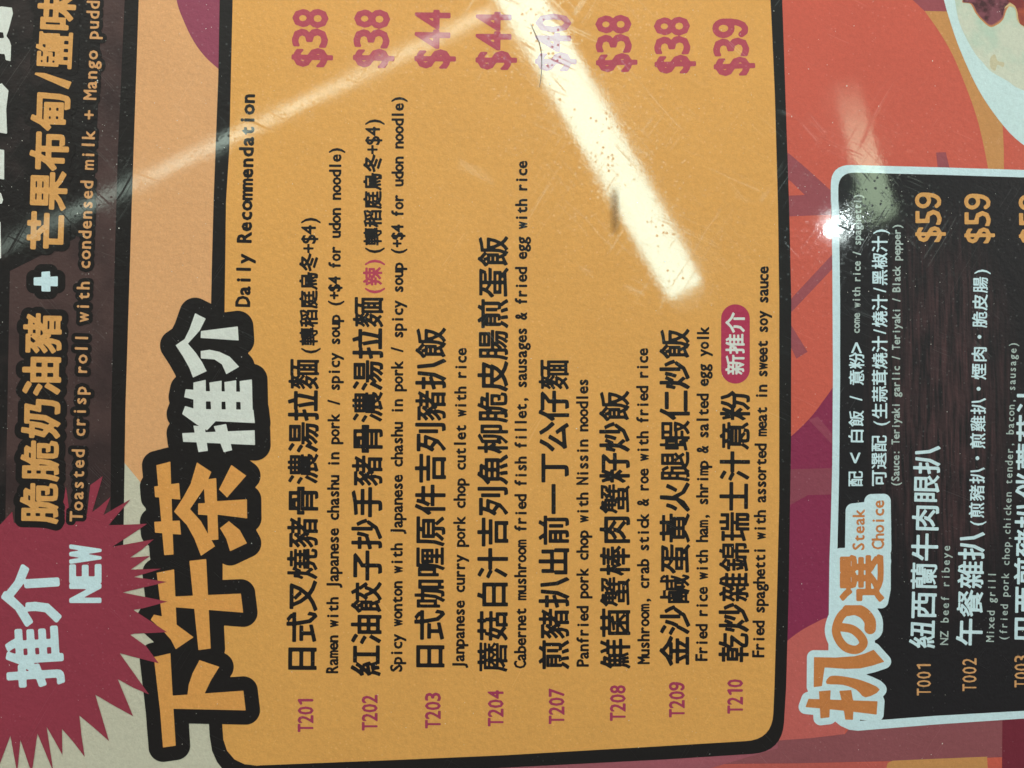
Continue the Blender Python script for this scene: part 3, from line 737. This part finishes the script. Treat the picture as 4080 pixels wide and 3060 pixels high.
# ------------------------------------------------------------------ the lamps mirrored in the film
def emitter(name, rgb, s, fade_end=False):
    m = bpy.data.materials.new(name); m.use_nodes = True; b = m.node_tree.nodes['Principled BSDF']
    b.inputs['Base Color'].default_value = (.8, .8, .8, 1)
    b.inputs['Emission Color'].default_value = (*rgb, 1); b.inputs['Emission Strength'].default_value = s
    if fade_end:                      # emission ramp added: dims one end so the mirrored glare fades out
        T = NT(m); tcn = T.add('ShaderNodeTexCoord'); sp = T.add('ShaderNodeSeparateXYZ'); T.l.new(tcn.outputs['Generated'], sp.inputs[0])
        T.l.new(T.math('MULTIPLY', T.ramp(sp.outputs[0], .02, .5, .25, 1) if fade_end == 'x' else T.ramp(sp.outputs[1], 1.0, .45), s), b.inputs['Emission Strength'])
    return m
house = bpy.data.materials.new('lamp housing'); house.use_nodes = True
house.node_tree.nodes['Principled BSDF'].inputs['Base Color'].default_value = (.5, .5, .48, 1)
def lamp(name, quad_px, h, mat, label, cat):
    """ceiling fitting whose mirror image falls on the four places quad_px"""
    q = [mirrored(np.array(float(a)), np.array(float(b)), h) for a, b in quad_px]
    c = sum(q) / 4
    r = bpy.data.objects.new(name, None); COL.objects.link(r); r.location = c
    thing(r, label, cat)
    def box(nm, zt, zb, k, mt):
        qq = [c + (p - c) * k for p in q]
        o = slab(nm, qq, zt, zb, mt, None); o.parent = r; o.location = -Vector(r.location); return o
    box('diffuser', h + .02, h, 1.0, mat)
    box('housing', h + .09, h + .021, 1.06, house)
    return r
def ext(a, b, t): return (a[0] + (b[0] - a[0]) * t, a[1] + (b[1] - a[1]) * t)
Lb, Lt = (2676, 1188), (1990, 0); Rb, Rt = (2798, 1122), (2184, 0)
lamp('tube_lamp', [Lb, ext(Lb, Lt, 1.9), ext(Rb, Rt, 1.9), Rb], 1.6, emitter('lamp glow white', (.66, 1.13, 1.08), 15.2),
     'broad white ceiling tube lamp mirrored in the widest glare band', 'lamp')
lamp('tube_lamp', [(1962, 52), (1952, 28), (-145, 1034), (-134, 1060)], 1.7, emitter('lamp glow dim', (.8, 1, .85), 9.5, 'x'),
     'slim ceiling tube lamp mirrored as the thin streak at upper left', 'lamp')
lamp('tube_lamp', [(3335, 330), (3415, 310), (3570, 850), (3478, 885)], 1.5, emitter('lamp glow warm', (.75, 1, .66), 7.5, True),
     'dimmer ceiling tube lamp mirrored above the black steak panel', 'lamp')
bp = mirrored(np.array(3318.0), np.array(908.0), 1.3)
bm = bmesh.new(); bmesh.ops.create_uvsphere(bm, u_segments=24, v_segments=12, radius=.009)
for v in bm.verts: v.co.x *= 1.6
me = bpy.data.meshes.new('spot_bulb'); bm.to_mesh(me); bm.free(); me.materials.append(emitter('bulb glow cool', (.86, 1, 1), 240))
r = bpy.data.objects.new('spot_lamp', None); COL.objects.link(r); r.location = bp
thing(r, 'small cool bright spot lamp mirrored at the corner of the steak panel', 'lamp')
o = bpy.data.objects.new('bulb', me); COL.objects.link(o); o.parent = r; o.rotation_euler.z = .45
bm = bmesh.new(); bmesh.ops.create_cone(bm, cap_ends=False, segments=32, radius1=.03, radius2=.014, depth=.05)
bmesh.ops.translate(bm, verts=bm.verts, vec=(0, 0, .02))
me = bpy.data.meshes.new('lamp_shade'); bm.to_mesh(me); bm.free(); me.materials.append(house)
o = bpy.data.objects.new('lamp_shade', me); COL.objects.link(o); o.parent = r
